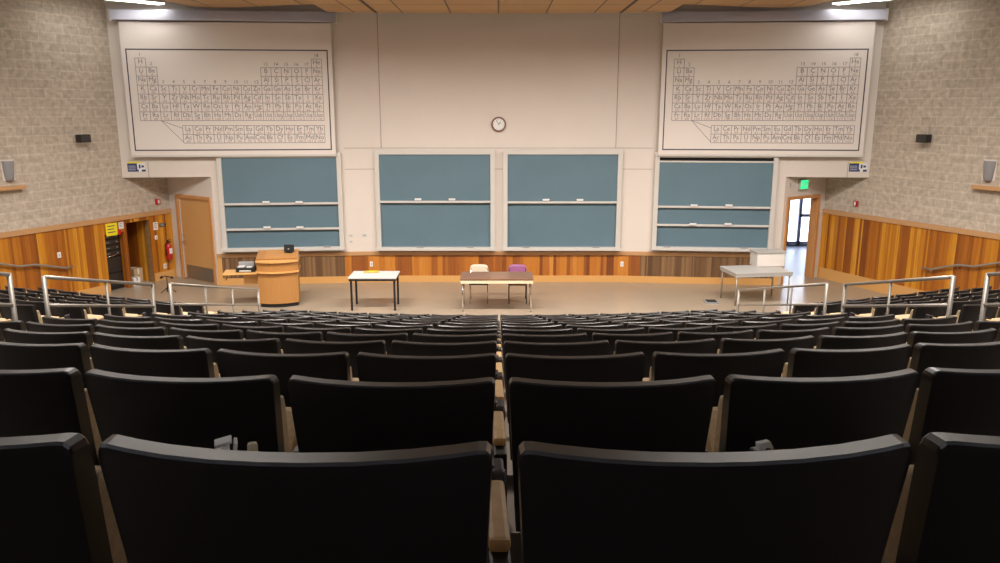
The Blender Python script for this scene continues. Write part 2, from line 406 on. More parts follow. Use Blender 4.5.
struct(mb.build('floor_terraces', M['carpet']))
mb = MB(); mb.prism([(-15, 8), (15, 8), (10.6, 16.6), (8.8, 20.7), (8.6, 20.72), (-8.6, 20.72), (-8.8, 20.7), (-10.6, 16.6)], -.12, 0)
mb.prism([(-8.6, 20.7), (-9.2, 19.0), (-10.8, 15.8), (-13, 16.8), (-12.2, 21)], -.12, -.001)
struct(mb.build('floor', M['stage']))
# ------------------------------------------------------------------ corridor beyond the right door
mb = MB(); mb.box(5.5, 17, 19.9, 25.5, -.13, -.003); struct(mb.build('floor_corridor', M['hallfloor']))
mb = MB(); mb.box(5.4, 5.5, 19.9, 25.5, 0, 3); mb.box(17, 17.1, 20.7, 25.5, 0, 3); mb.box(8.75, 17, 20.7, 20.78, 0, 3)
mb.box(5.5, 8.2, 25.4, 25.5, 0, 3.0); mb.box(13.4, 17, 25.4, 25.5, 0, 3.0); mb.box(5.4, 17.1, 19.9, 25.6, 3.0, 3.1)
struct(mb.build('wall_corridor', M['hall']))
mb = MB()
for x in (8.2, 9.35, 9.75, 10.9, 12.1, 13.36): mb.box(x - .04, x + .06, 25.4, 25.5, 0, 3.0)
mb.box(8.2, 13.4, 25.4, 25.5, 2.2, 2.3); mb.box(8.2, 13.4, 25.4, 25.5, 0, .15)
mb.box(9.75, 12.1, 25.4, 25.5, .95, 1.05)
wr = struct(mb.build('window_1', M['mullion']))
mb = MB(); mb.box(8.25, 13.3, 25.45, 25.455, .15, 3.0); mb.build('pane', M['glass'], wr)

# ------------------------------------------------------------------ ceiling clouds
def cloud(name, outline, z0, label, seams=()):
    o = empty(name, (0, 0, z0), 0, label, 'ceiling panel', 'suspended wooden ceiling panels')
    mb = MB(); mb.prism(outline, 0, .07, 'cloud', 'cloud_edge'); mb.build('panel', None, o)
    for x0, x1, y0, y1 in seams:
        mb = MB(); mb.box(x0, x1, y0, y1, -.012, -.001); mb.build('seam_strip', M['cloud_edge'], o)
    mb = MB()
    xs_ = [p[0] for p in outline]; ys_ = [p[1] for p in outline]
    cx, cy = sum(xs_) / len(xs_), sum(ys_) / len(ys_)
    for dx in (-1, 1):
        for dy in (-1.2, 1.2): mb = MB(); mb.cyl((cx + dx, cy + dy, .07), (cx + dx, cy + dy, CH - z0), .01, 6); mb.build('hanger', M['black'], o)
    return o
arc = [(x, 19.18 - .02 * x * x) for x in (-3.9, -2.6, -1.3, 0, 1.3, 2.6, 3.9)]
cloud('wooden_ceiling_panel', [(3.9, 14.6), (-3.9, 14.6)][::-1][::-1] + arc, 6.53, 'middle wooden ceiling panel with square tiles, above the clock wall',
      [(-2.83, -2.77, 14.6, 19.0), (2.77, 2.83, 14.6, 19.0)])
for sg, nm in ((-1, 'left'), (1, 'right')):
    ol = [(sg * x, y) for x, y in ((3.95, 18.5), (4.6, 18.7), (5.3, 18.92), (6.0, 19.12), (6.6, 19.18), (7.0, 18.95), (7.15, 18.4), (7.3, 17.6), (7.4, 15), (4.1, 15))]
    cloud('wooden_ceiling_panel', ol, 6.66, 'rounded wooden ceiling panel above the %s periodic table chart' % nm)

# ceiling luminaires over the seats
for i, (x, y, z, t, sx, sy, p) in enumerate(LAMPS):
    o = empty('ceiling_luminaire', (x, y, z), 0, 'long ceiling light trough above the seats', 'ceiling light', 'ceiling light troughs over the seating')
    mb = MB(); mb.box(-sx / 2 - .05, sx / 2 + .05, -sy / 2 - .06, -sy / 2 - .02, -.1, .1); mb.box(-sx / 2 - .05, sx / 2 + .05, sy / 2 + .02, sy / 2 + .06, .0, .2)
    mb.box(-sx / 2 - .05, sx / 2 + .05, -sy / 2 - .06, sy / 2 + .06, .2, .22); mb.build('housing', M['white'], o)
    for dx in (-sx / 3, sx / 3): mb = MB(); mb.cyl((dx, 0, .22), (dx, 0, CH - z), .01, 6); mb.build('hanger', M['black'], o)
for sg, nm in ((-1, 'left'), (1, 'right')):
    o = empty('strip_light', (sg * 8.5, 18.3, 6.74), -sg * R(48), 'glowing fluorescent strip light beside the %s block wall' % nm, 'ceiling light')
    mb = MB(); mb.box(-1.15, 1.15, -.16, .16, 0, .1, .01); mb.build('housing', M['white'], o)
    mb = MB(); mb.box(-1.12, 1.12, -.13, .13, -.02, 0); mb.build('diffuser', M['lightpanel'], o)
    for dx in (-.9, .9): mb = MB(); mb.cyl((dx, 0, .1), (dx, 0, CH - 6.74), .01, 6); mb.build('hanger', M['black'], o)

# ------------------------------------------------------------------ periodic table charts
ROWS = ['H ................He', 'Li Be', 'Na Mg']
MAIN = {0: {0: 'H', 17: 'He'},
        1: dict(zip((0, 1, 12, 13, 14, 15, 16, 17), 'Li Be B C N O F Ne'.split())),
        2: dict(zip((0, 1, 12, 13, 14, 15, 16, 17), 'Na Mg Al Si P S Cl Ar'.split())),
        3: dict(enumerate('K Ca Sc Ti V Cr Mn Fe Co Ni Cu Zn Ga Ge As Se Br Kr'.split())),
        4: dict(enumerate('Rb Sr Y Zr Nb Mo Tc Ru Rh Pd Ag Cd In Sn Sb Te I Xe'.split())),
        5: dict(enumerate('Cs Ba Lu Hf Ta W Re Os Ir Pt Au Hg Tl Pb Bi Po At Rn'.split())),
        6: dict(enumerate('Fr Ra Lr Rf Db Sg Bh Hs Mt Ds Rg Uub Uut Uuq Uup Uuh Uus Uuo'.split()))}
FB = ['La Ce Pr Nd Pm Sm Eu Gd Tb Dy Ho Er Tm Yb'.split(), 'Ac Th Pa U Np Pu Am Cm Bk Cf Es Fm Md No'.split()]
ZN = {}
for i, s_ in enumerate(('H He Li Be B C N O F Ne Na Mg Al Si P S Cl Ar K Ca Sc Ti V Cr Mn Fe Co Ni Cu Zn Ga Ge As Se Br Kr Rb Sr Y Zr Nb Mo Tc Ru Rh Pd Ag Cd In Sn Sb Te I Xe '
        'Cs Ba La Ce Pr Nd Pm Sm Eu Gd Tb Dy Ho Er Tm Yb Lu Hf Ta W Re Os Ir Pt Au Hg Tl Pb Bi Po At Rn Fr Ra Ac Th Pa U Np Pu Am Cm Bk Cf Es Fm Md No Lr Rf Db Sg Bh Hs Mt Ds Rg Uub Uut Uuq Uup Uuh Uus Uuo').split()):
    ZN[s_] = str(i + 1)
TXT = {}
def text_geo(body):
    if body not in TXT:
        cu = bpy.data.curves.new('t', 'FONT'); cu.body = body; cu.size = 1; cu.align_x = 'CENTER'; cu.resolution_u = 2
        o = bpy.data.objects.new('t', cu); me = o.to_mesh()
        TXT[body] = ([v.co.copy() for v in me.vertices], [tuple(p.vertices) for p in me.polygons])
        o.to_mesh_clear(); bpy.data.objects.remove(o); bpy.data.curves.remove(cu)
    return TXT[body]
def put_text(mb, body, x, z, size, y=-.004, sx=1.0, m=None):
    """text in the local x-z plane, facing -y"""
    vs_, fs = text_geo(body); vv = [mb.bm.verts.new((x + v.x * size * sx, y, z + v.y * size)) for v in vs_]
    for f in fs:
        try: q = mb.bm.faces.new([vv[i] for i in f]); q.material_index = mb.mi(m)
        except ValueError: pass
def wall_thing(name, W_, u, z, label, cat, group=None, off=0):
    rz, sg = W_.frame(); p = W_.pt(u, z, off)
    return empty(name, p, rz, label, cat, group), sg

F_ = .18
cu0 = WL.uz(126.5, 50, F_)[0]; cu1 = WL.uz(330.5, 50, F_)[0]
czt = (WL.uz(127, 50.5, F_)[1] + WL.uz(330, 48, F_)[1]) / 2; czb = (WL.uz(133, 152.5, F_)[1] + WL.uz(332, 148.5, F_)[1]) / 2
su0 = WL.uz(122, 60, F_)[0]; su1 = WL.uz(332, 60, F_)[0]
szt = WL.uz(230, 21, .27)[1] - .025; szb = WL.uz(230, 154.5, F_)[1]
CW = abs(cu0 - cu1); SW = abs(su0 - su1)
def make_chart(W_, label):
    root, sg = wall_thing('periodic_table_chart', W_, (su0 + su1) / 2, szb, label, 'chart', 'periodic table charts', .17)
    H = szt - szb; x0 = -SW / 2
    mb = MB(); mb.box(x0, -x0, -.012, 0, 0, H); mb.build('sheet', M['sheet'], root)
    mb = MB(); mb.box(x0 - .01, -x0 + .01, -.03, .02, -.05, .0); mb.build('bottom_bar', M['alu'], root)
    b0, b1 = -CW / 2 + .02, CW / 2 - .02; z0, z1 = czb - szb, czt - szb; t = .028; y = -.013
    mb = MB()
    for q in ((b0, b1, z0, z0 + t), (b0, b1, z1 - t, z1), (b0, b0 + t, z0, z1), (b1 - t, b1, z0, z1)): mb.box(q[0], q[1], y - .002, y, q[2], q[3])
    mb.build('border', M['ink'], root)
    # cells: 18 columns
    gx0 = b0 + CW * (8.5 / 203); pw = CW * (186 / 203) / 18; ph = (z1 - z0) * (8.75 / 100.5); top = z1 - (z1 - z0) * (9.0 / 100.5)
    cells = MB(); lw = .011; S = NUM = HD = cells; cells.mi('cellink'); cells.mi('redink')
    def cell(cx, zt_, s_):
        for q in ((cx, cx + pw, zt_), (cx, cx + pw, zt_ - ph)): cells.box(q[0], q[1], y - .0015, y, q[2] - lw / 2, q[2] + lw / 2)
        for xx in (cx, cx + pw): cells.box(xx - lw / 2, xx + lw / 2, y - .0015, y, zt_ - ph, zt_)
        n = len(s_); put_text(S, s_, cx + pw / 2, zt_ - ph * .60, .155, y - .003, {1: 1, 2: .95, 3: .72}[n])
        put_text(NUM, ZN[s_], cx + pw / 2, zt_ - ph * .92, .068, y - .003, 1.5, 'redink')
    for r_, d in MAIN.items():
        for c_, s_ in d.items(): cell(gx0 + c_ * pw, top - r_ * ph, s_)
    for c_ in range(18):
        rr = 0 if c_ in (0, 17) else 1 if c_ in (1, 12, 13, 14, 15, 16) else 3
        put_text(HD, str(c_ + 1), gx0 + (c_ + .5) * pw, top - rr * ph + .045, .11, y - .003)
    fx = gx0 + 4.0 * pw; fz = top - 7 * ph - ph * .58
    for r_ in (0, 1):
        for c_ in range(14): cell(fx + c_ * pw, fz - r_ * ph, FB[r_][c_])
    # leader lines from the gap after the second column down to the separate block
    for (xa, za, xb_, zb) in ((gx0 + 2 * pw, top - 7 * ph, fx, fz - .3 * ph), (gx0 + 2 * pw, top - 7 * ph, fx, fz - 1.9 * ph)):
        d = Vector((xb_ - xa, 0, zb - za)); n = Vector((-d.z, 0, d.x)).normalized() * lw / 2
        a = Vector((xa, y - .0015, za)); b = Vector((xb_, y - .0015, zb)); cells.face([a - n, b - n, b + n, a + n])
    cells.build('printed_table', None, root)
    return root
ch = make_chart(WL, 'large periodic table chart hanging to the left, above the lectern side')
c2 = copy_tree(ch); rz, sg = WR.frame(); c2.location = WR.pt((su0 + su1) / 2 - .07, szb, .17); c2.rotation_euler = (0, 0, rz)
c2['label'] = 'large periodic table chart hanging to the right, above the open exit door'
for W_, nm in ((WL, 'left'), (WR, 'right')):
    ua, ub = WL.uz(110, 15, .26)[0], WL.uz(335, 15, .26)[0]
    o, sg = wall_thing('screen_casing', W_, (ua + ub) / 2, WL.uz(230, 21, .27)[1], 'long silver roller screen casing above the %s periodic table chart' % nm, 'screen casing', 'silver screen casings', .012)
    L_ = abs(ua - ub); Hc = WL.uz(230, 10.3, .27)[1] - WL.uz(230, 21, .27)[1]
    mb = MB(); mb.box(-L_ / 2, L_ / 2, -.27, -.05, 0, Hc, .015); mb.build('casing', M['casing'], o)
    for s2 in (-1, 1):
        mb = MB(); mb.box(s2 * L_ / 2 - .03, s2 * L_ / 2 + .03, -.26, 0, -.015, Hc + .015, .006); mb.build('end_cap', M['alu'], o)

# ------------------------------------------------------------------ chalkboards
def chalkboard(W_, pxl, pxr, zb, zt, bands, label, top_gap=False):
    """bands: heights (m) of the ledges between the sliding panels"""
    ua, ub = W_.uz(pxl, 200, .14)[0], W_.uz(pxr, 200, .14)[0]; w_ = abs(ua - ub)
    root, sg = wall_thing('chalkboard', W_, (ua + ub) / 2, zb, label, 'chalkboard', 'sliding chalkboards on the front wall', 0)
    H = zt - zb; fr = .115
    mb = MB(); mb.box(-w_ / 2, -w_ / 2 + fr, -.14, 0, 0, H, .008); mb.box(w_ / 2 - fr, w_ / 2, -.14, 0, 0, H, .008)
    mb.box(-w_ / 2 + fr, w_ / 2 - fr, -.14, 0, H - fr, H); mb.box(-w_ / 2 + fr, w_ / 2 - fr, -.14, 0, 0, .07)
    mb.box(-w_ / 2 + fr, w_ / 2 - fr, -.02, 0, .07, H - fr, m=None)
    mb.build('frame', M['alu'], root)
    mb = MB(); mb.box(-w_ / 2 - .01, w_ / 2 + .01, -.24, -.13, .0, .05, .006); mb.box(-w_ / 2 - .01, w_ / 2 + .01, -.25, -.235, .0, .075, .004)
    mb.build('chalk_tray', M['alu'], root)
    zs = [.07] + [b - zb for b in bands] + [H - fr - (.10 if top_gap else 0)]
    n = len(zs) - 1
    if top_gap:
        mb = MB(); mb.box(-w_ / 2 + fr, w_ / 2 - fr, -.035, -.022, H - fr - .1, H - fr); mb.build('dark_gap', M['black'], root)
        mb = MB(); mb.box(-w_ / 2 + fr, w_ / 2 - fr, -.125, -.1, zs[-1] - .02, zs[-1] + .02); mb.build('top_rail', M['alu'], root)
    for i in range(n):
        yb = -.04 - .035 * i if n == 3 else -.05 - .05 * i
        mb = MB(); mb.box(-w_ / 2 + fr, w_ / 2 - fr, yb, yb + .022, zs[i], zs[i + 1]); p = mb.build('sliding_panel', M['board'], root)
        if i:
            mb = MB(); mb.box(-w_ / 2 + fr, w_ / 2 - fr, yb - .05, yb - .001, zs[i] - .02, zs[i] + .03, .006); mb.build('ledge', M['alu'], p)
    return root, w_
ZB, ZT = FC.uz(435, 250.5, .2)[1], FC.uz(435, 149.8, .14)[1]
zw = lambda y: WL.uz(280, y, .14)[1]
LW = zw(250.5); TW = zw(153)
chalkboard(WL, 219, 342.5, LW, TW, [zw(229.5), zw(204)], 'leftmost chalkboard, three sliding blue-green panels, behind the lectern')
chalkboard(FC, 375.5, 495, ZB, ZT, [FC.uz(435, 202, .12)[1]], 'inner left chalkboard with two panels, just left of centre')
chalkboard(FC, 503, 621.5, ZB, ZT, [FC.uz(435, 202.5, .12)[1]], 'inner right chalkboard with two panels, just right of centre')
chalkboard(WR, 653.5, 776, LW, TW, [zw(226), zw(207.5)], 'rightmost chalkboard, three sliding blue-green panels, behind the grey table', True)
def eraser(W_, px, py, off, label, m, group):
    u, z = W_.uz(px, py, off); rz, sg = W_.frame()
    mb = MB(); mb.box(-.085, .085, -.02, .02, -.012, .022, .006); mb.box(-.08, .08, -.018, .018, -.026, -.012)
    o = mb.build('chalk_eraser', M[m], None, W_.pt(u, z, off), rz)
    return tag(o, label, 'eraser', group)
PL = ('left', 'right')
for i, x in enumerate((266, 299)):
    eraser(WL, x, 202, .185, '%s white eraser on the upper ledge of the leftmost chalkboard' % PL[i], 'whitep', 'white erasers on ledges')
    eraser(WL, x + 1, 227.3, .15, '%s white eraser on the lower ledge of the leftmost chalkboard' % PL[i], 'whitep', 'white erasers on ledges')
for i, x in enumerate((694, 729)):
    eraser(WR, x, 205.3, .185, '%s white eraser on the upper ledge of the rightmost chalkboard' % PL[i], 'whitep', 'white erasers on ledges')
    eraser(WR, x - 1, 224, .15, '%s white eraser on the lower ledge of the rightmost chalkboard' % PL[i], 'whitep', 'white erasers on ledges')
for i, x in enumerate((418, 452)): eraser(FC, x, 199.3, .145, '%s white eraser on the ledge of the inner left chalkboard' % PL[i], 'whitep', 'white erasers on ledges')
for i, x in enumerate((546, 580)): eraser(FC, x, 199.8, .145, '%s white eraser on the ledge of the inner right chalkboard' % PL[i], 'whitep', 'white erasers on ledges')
for W_, x, lb in ((FC, 420, 'left dark eraser in the tray of the inner left chalkboard'), (FC, 470, 'right dark eraser in the tray of the inner left chalkboard'),
                  (FC, 526, 'left dark eraser in the tray of the inner right chalkboard'), (FC, 596, 'right dark eraser in the tray of the inner right chalkboard'),
                  (WL, 327, 'dark eraser in the tray of the leftmost chalkboard'), (WR, 667, 'left dark eraser in the tray of the rightmost chalkboard'),
                  (WR, 744, 'right dark eraser in the tray of the rightmost chalkboard')):
    u = W_.uz(x, 249, .19)[0]; rz, sg = W_.frame()
    mb = MB(); mb.box(-.085, .085, -.02, .02, 0, .045, .006); mb.box(-.08, .08, -.018, .018, .0451, .055)
    tag(mb.build('chalk_eraser', M['greylamp'], None, W_.pt(u, (LW if W_ is not FC else ZB) + .051, .18), rz), lb, 'eraser', 'dark erasers in the chalk trays')

# clock
u, z = FC.uz(498.7, 124.3)
o, sg = wall_thing('wall_clock', FC, u, z, 'round wall clock with dark rim on the bare wall between the two charts', 'clock')
mb = MB(); mb.cyl((0, 0, 0), (0, -.05, 0), .185, 32)
mb.build('rim', M['brown'], o)
mb = MB(); mb.cyl((0, -.05, 0), (0, -.056, 0), .145, 32); f_ = mb.build('dial', M['whitep'], o)
mb = MB()
for k in range(12):
    a = k * math.pi / 6; mb.box(-.004, .004, -.059, -.056, .115, .135, rot=Matrix.Rotation(a, 4, 'Y'))
mb.build('hour_marks', M['black'], o)
mb = MB(); mb.box(-.006, .006, -.061, -.058, -.01, .08, rot=Matrix.Rotation(R(40), 4, 'Y')); mb.build('hour_hand', M['black'], o)
mb = MB(); mb.box(-.004, .004, -.064, -.061, -.015, .115, rot=Matrix.Rotation(R(-30), 4, 'Y')); mb.build('minute_hand', M['black'], o)

def plate(W_, px, py, w_, h_, m, name, label, cat, group=None, off=0, slots=True):
    u, z = W_.uz(px, py, off); o, sg = wall_thing(name, W_, u, z, label, cat, group, off)
    mb = MB(); mb.box(-w_ / 2, w_ / 2, -.012, 0, -h_ / 2, h_ / 2, .003); mb.build('plate', M[m], o)
    if slots:
        mb = MB(); mb.box(-w_ / 6, w_ / 6, -.016, -.012, -h_ / 4, h_ / 4, .001); mb.build('rocker', M['grey'], o)
    return o
plate(WL, 351, 235.5, .1, .07, 'white', 'wall_plate', 'upper beige wall plate right of the leftmost chalkboard', 'wall plate')
plate(WL, 351, 241.5, .1, .07, 'white', 'wall_plate', 'lower beige wall plate right of the leftmost chalkboard', 'wall plate')
plate(WL, 364.5, 235, .13, .08, 'white', 'wall_plate', 'wide beige wall plate left of the inner left chalkboard', 'wall plate')
plate(WL, 371.5, 264, .075, .13, 'whitep', 'power_outlet', 'white power outlet in the front wood panelling, behind the white table', 'outlet', off=.04)
plate(WR, 622, 264, .075, .13, 'whitep', 'power_outlet', 'white power outlet in the front wood panelling, under the inner right chalkboard', 'outlet', off=.04)
plate(SL, 59, 255, .09, .13, 'whitep', 'light_switch', 'white light switch on the left cedar wall', 'light switch', off=.04)
plate(SL, 165, 266, .09, .13, 'whitep', 'power_outlet', 'white outlet below the fire extinguisher', 'outlet', off=.04)
plate(SL, 156, 237.5, .08, .11, 'whitep', 'light_switch', 'white switch below the notice by the alcove', 'light switch', off=.04)
plate(DR, 790, 184, .09, .11, 'white', 'wall_plate', 'pale wall plate left of the exit sign', 'wall plate')

# fire alarms, speakers, sconces, ledges, stickers on both sides
for W_, sd, sx_ in ((SL, 'left', (157, 84.5, 8)), (SR, 'right', (856.5, 922.5, 989.5))):
    u, z = W_.uz(sx_[0], 201.5 if sd == 'left' else 203.5)
    o, _ = wall_thing('fire_alarm', W_, u, z, 'red fire alarm strobe on the %s block wall' % sd, 'fire alarm')
    mb = MB(); mb.box(-.065, .065, -.05, 0, -.07, .07, .008); mb.build('housing', M['red'], o)
    mb = MB(); mb.box(-.02, .02, -.07, -.05, -.05, .05, .006); mb.build('strobe_lens', M['whitep'], o)
    mb = MB(); mb.cyl((.04, -.05, 0), (.04, -.055, 0), .014, 10); mb.build('horn', M['black'], o)
    u, z = W_.uz(sx_[1], 138.5, .22)
    o, _ = wall_thing('black_loudspeaker', W_, u, z, 'small black loudspeaker on the %s block wall' % sd, 'loudspeaker')
    mb = MB(); mb.box(-.14, .14, -.26, -.1, -.09, .09, .012); mb.build('cabinet', M['black'], o)
    mb = MB(); mb.box(-.12, .12, -.266, -.26, -.075, .075, .002); mb.build('grille', M['plastic'], o)
    mb = MB(); mb.cyl((0, 0, -.02), (0, -.11, -.02), .02, 8); mb.box(-.05, .05, -.012, 0, -.08, .06); mb.build('bracket', M['greylamp'], o)
    u, z = W_.uz(sx_[2], 171)
    o, _ = wall_thing('wall_sconce', W_, u, z, 'grey tapered wall sconce above the wooden ledge on the %s wall' % sd, 'wall lamp')
    mb = MB(); n = 12
    ring = lambda r_, zz: [(r_ * math.cos(math.pi * k / n + math.pi), r_ * math.sin(math.pi * k / n + math.pi) * .9, zz) for k in range(n + 1)]
    prof = [(.07, -.22), (.10, -.16), (.125, .1), (.13, .21)]
    rg = [[mb.bm.verts.new(p) for p in ring(r_, zz)] for r_, zz in prof]
    for a, b in zip(rg, rg[1:]):
        for k in range(n): f = mb.bm.faces.new((a[k], a[k + 1], b[k + 1], b[k])); f.smooth = True
        mb.bm.faces.new((a[0], b[0], b[-1], a[-1]))
    mb.bm.faces.new(rg[0])
    mb.build('shade', M['greylamp'], o)
    mb = MB(); mb.box(-.14, .14, -.012, 0, -.2, .24, .003); mb.build('back_plate', M['paint'], o)
    ua, ub = (W_.uz(22, 187)[0], W_.uz(-22, 187)[0]) if sd == 'left' else (W_.uz(975, 188)[0], W_.uz(1022, 188)[0])
    z = W_.uz(15 if sd == 'left' else 983, 187)[1]
    mb = MB(); L_ = abs(ua - ub); mb.box(-L_ / 2, L_ / 2, -.14, 0, -.045, .035, .008)
    rz, _ = W_.frame()
    tag(mb.build('wooden_ledge', M['trim'], None, W_.pt((ua + ub) / 2, z, 0), rz), 'short light wooden ledge under the sconce on the %s wall' % sd, 'ledge')
for W_, x, sd in ((WL, 136.5, 'left'), (WR, 858, 'right')):
    u, z = W_.uz(x, 167.5)
    o, _ = wall_thing('row_sign', W_, u, z, 'small navy and white notice below the %s periodic table chart' % sd, 'notice')
    mb = MB(); mb.box(-.21, .21, -.006, 0, -.1, .1); mb.build('backing', M['navy'], o)
    mb = MB(); mb.box(.02, .21, -.009, -.006, -.05, .1); mb.box(.05, .12, -.009, -.006, -.1, -.05); mb.build('white_panel', M['whitep'], o)
    mb = MB(); mb.box(.06, .1, -.012, -.009, -.02, .07); mb.box(.12, .18, -.012, -.009, .0, .05); mb.build('printed_figure', M['navy'], o)
    mb = MB(); mb.box(-.2, .12, -.006, 0, .1, .135); mb.build('yellow_strip', M['yellow'], o)
    mb = MB()
    for k in range(3): mb.box(-.19, -.02, -.0075, -.006, -.06 + k * .045, -.05 + k * .045)
    mb.build('printed_lines', M['whitep'], o)

# exit sign
u, z = DR.uz(802, 184.3)
o, _ = wall_thing('exit_sign', DR, u, z, 'lit green EXIT sign above the open door', 'exit sign')
mb = MB(); mb.box(-.17, .17, -.07, 0, -.125, .125, .008); mb.build('housing', M['grey'], o)
mb = MB(); mb.box(-.155, .155, -.074, -.07, -.11, .11); mb.build('face', M['green'], o)
mb = MB(); put_text(mb, 'EXIT', 0, -.045, .135, -.077); mb.build('lettering', M['whitep'], o)

# ------------------------------------------------------------------ doors
def door_frame(W_, u0, u1, nm):
    rz, sg = W_.frame(); uc = (u0 + u1) / 2; w_ = abs(u1 - u0)
    o = empty(nm, W_.pt(uc, 0, 0), rz); o['kind'] = 'structure'
    t = .085
    mb = MB(); mb.box(-w_ / 2, -w_ / 2 + t, -.03, .17, 0, DTOP, .006); mb.box(w_ / 2 - t, w_ / 2, -.03, .17, 0, DTOP, .006); mb.box(-w_ / 2 + t, w_ / 2 - t, -.03, .17, DTOP - t, DTOP, .006)
    mb.build('door_frame', M['frame_wood'], o)
    return o, w_ - 2 * t
d1, wd = door_frame(DL, LD0, LD1, 'door_1')
mb = MB(); mb.box(-wd / 2 + .005, wd / 2 - .005, .02, .065, .01, DTOP - .09, .004); mb.build('door_leaf', M['doorwood'], d1)
mb = MB(); mb.box(-wd / 2 + .12, wd / 2 - .02, .014, .02, .03, .38, .002); mb.build('kick_plate', M['kick'], d1)
mb = MB(); mb.box(-wd / 2 + .01, -wd / 2 + .05, .008, .02, .02, DTOP - .095, .002); mb.build('edge_strip', M['white'], d1)
mb = MB(); mb.cyl((-wd / 2 + .13, .02, 1.0), (-wd / 2 + .13, -.04, 1.0), .022, 12); mb.box(-wd / 2 + .11, -wd / 2 + .26, -.05, -.035, .988, 1.012, .004); mb.cyl((-wd / 2 + .13, .02, 1.15), (-wd / 2 + .13, .0, 1.15), .025, 12)
mb.build('door_handle', M['chrome'], d1)
d2, wd = door_frame(DR, RD0, RD1, 'door_2')
lf = empty('door_leaf_hinge', (wd / 2, .15, 0), R(100)); lf.parent = d2
mb = MB(); mb.box(-wd + .01, -.005, -.022, .022, .01, DTOP - .09, .004); l2 = mb.build('door_leaf', M['doorwood'], lf)
bpy.data.objects.remove(lf); l2.parent = d2; l2.location = (wd / 2 + .02, .19, 0); l2.rotation_euler = (0, 0, R(-157))
mb = MB(); mb.cyl((-wd + .08, -.022, 1.02), (-wd + .08, -.07, 1.02), .02, 10); mb.box(-wd + .07, -wd + .2, -.08, -.065, 1.008, 1.032); mb.build('door_handle', M['chrome'], l2)

# ------------------------------------------------------------------ left wall: rack, notices, extinguisher, boxes
uc = (r0 + r1) / 2; wr_ = abs(r1 - r0) - .04
o, _ = wall_thing('equipment_rack', SL, uc, 0, 'tall black equipment rack set into the left cedar wall', 'equipment rack', None, -.12)
RH = 1.42
mb = MB(); mb.box(-wr_ / 2, wr_ / 2, -.0, .65, .02, RH, .01); mb.build('cabinet', M['black'], o)
for k, (h0, h1) in enumerate(((1.28, 1.36), (1.14, 1.24), (1.0, 1.1), (.86, .96), (.45, .8), (.1, .4))):
    mb = MB(); mb.box(-wr_ / 2 + .04, wr_ / 2 - .04, -.02, .0, h0, h1, .003); q = mb.build('rack_unit', M['plastic'], o)
    if k < 4:
        mb = MB(); mb.cyl((wr_ / 2 - .12, -.02, (h0 + h1) / 2), (wr_ / 2 - .12, -.035, (h0 + h1) / 2), .018, 10)
        mb.build('knob', M['greylamp'], q)
        mb = MB(); mb.box(-wr_ / 2 + .1, -wr_ / 2 + .2, -.022, -.02, (h0 + h1) / 2 - .008, (h0 + h1) / 2 + .008); mb.build('label_strip', M['greylamp'], q)
mb = MB(); mb.tube([(-wr_ / 2 + .03, -.03, .83), (-.05, -.06, .86), (wr_ / 2 - .06, -.06, .9)], .012, 6); mb.build('rack_handle', M['chrome'], o)
def notice(W_, px, py, w_, h_, m, label, off, name='paper_notice', lines=True, lm='ink'):
    u, z = W_.uz(px, py, off); o, _ = wall_thing(name, W_, u, z, label, 'notice', None, off)
    mb = MB(); mb.box(-w_ / 2, w_ / 2, -.005, 0, -h_ / 2, h_ / 2); mb.build('sheet', M[m], o)
    if lines:
        mb = MB()
        for k in range(3): mb.box(-w_ * .36, w_ * (.3 - .1 * (k % 2)), -.0065, -.005, h_ * (.25 - .25 * k), h_ * (.25 - .25 * k) + h_ * .07)
        mb.build('printed_lines', M[lm], o)
    return o
notice(SL, 111.5, 229.5, .32, .3, 'yellow', 'bright yellow poster above the equipment rack', .04)
notice(SL, 121, 225.5, .14, .16, 'whitep', 'white and blue sheet right of the yellow poster', .04, lm='navy')
notice(SL, 119.5, 232, .09, .12, 'red', 'small red label below the white sheet by the rack', .04, lines=False)
notice(SL, 155.5, 226, .14, .2, 'whitep', 'white notice between the alcove and the extinguisher', .04)
notice(SL, 162.5, 225, .2, .1, 'black', 'small dark sign above the fire extinguisher', .04, name='dark_sign', lm='whitep')
u, z = SL.uz(168, 251, .1)
o, _ = wall_thing('fire_extinguisher', SL, u, z - .22, 'red fire extinguisher hanging beside the left door', 'fire extinguisher', None, .13)
mb = MB()
prof = [(.0, 0), (.07, 0), (.08, .02), (.08, .32), (.07, .37), (.035, .41), (.025, .44), (.0, .44)]
n = 16; rg = [[mb.bm.verts.new((r_ * math.cos(2 * math.pi * k / n), r_ * math.sin(2 * math.pi * k / n), zz)) for k in range(n)] for r_, zz in prof[1:-1]]
for a, b in zip(rg, rg[1:]):
    for k in range(n): f = mb.bm.faces.new((a[k], a[(k + 1) % n], b[(k + 1) % n], b[k])); f.smooth = True
mb.bm.faces.new(rg[0]); mb.bm.faces.new(rg[-1]); mb.build('cylinder', M['red'], o)
mb = MB(); mb.box(-.015, .09, -.02, .02, .44, .47, .004); mb.box(-.015, .1, -.012, .012, .5, .515, .003); mb.box(-.02, .0, -.015, .015, .44, .51); mb.build('valve_handle', M['black'], o)
mb = MB(); mb.tube([(-.02, 0, .46), (-.1, -.02, .42), (-.11, -.02, .25), (-.1, -.02, .12)], .012, 6); mb.build('hose', M['black'], o)
mb = MB(); mb.box(-.045, .045, -.083, -.07, .16, .3); mb.build('label_plate', M['whitep'], o)
mb = MB(); mb.box(-.03, .03, .06, .086, .15, .4); mb.build('wall_bracket', M['black'], o)
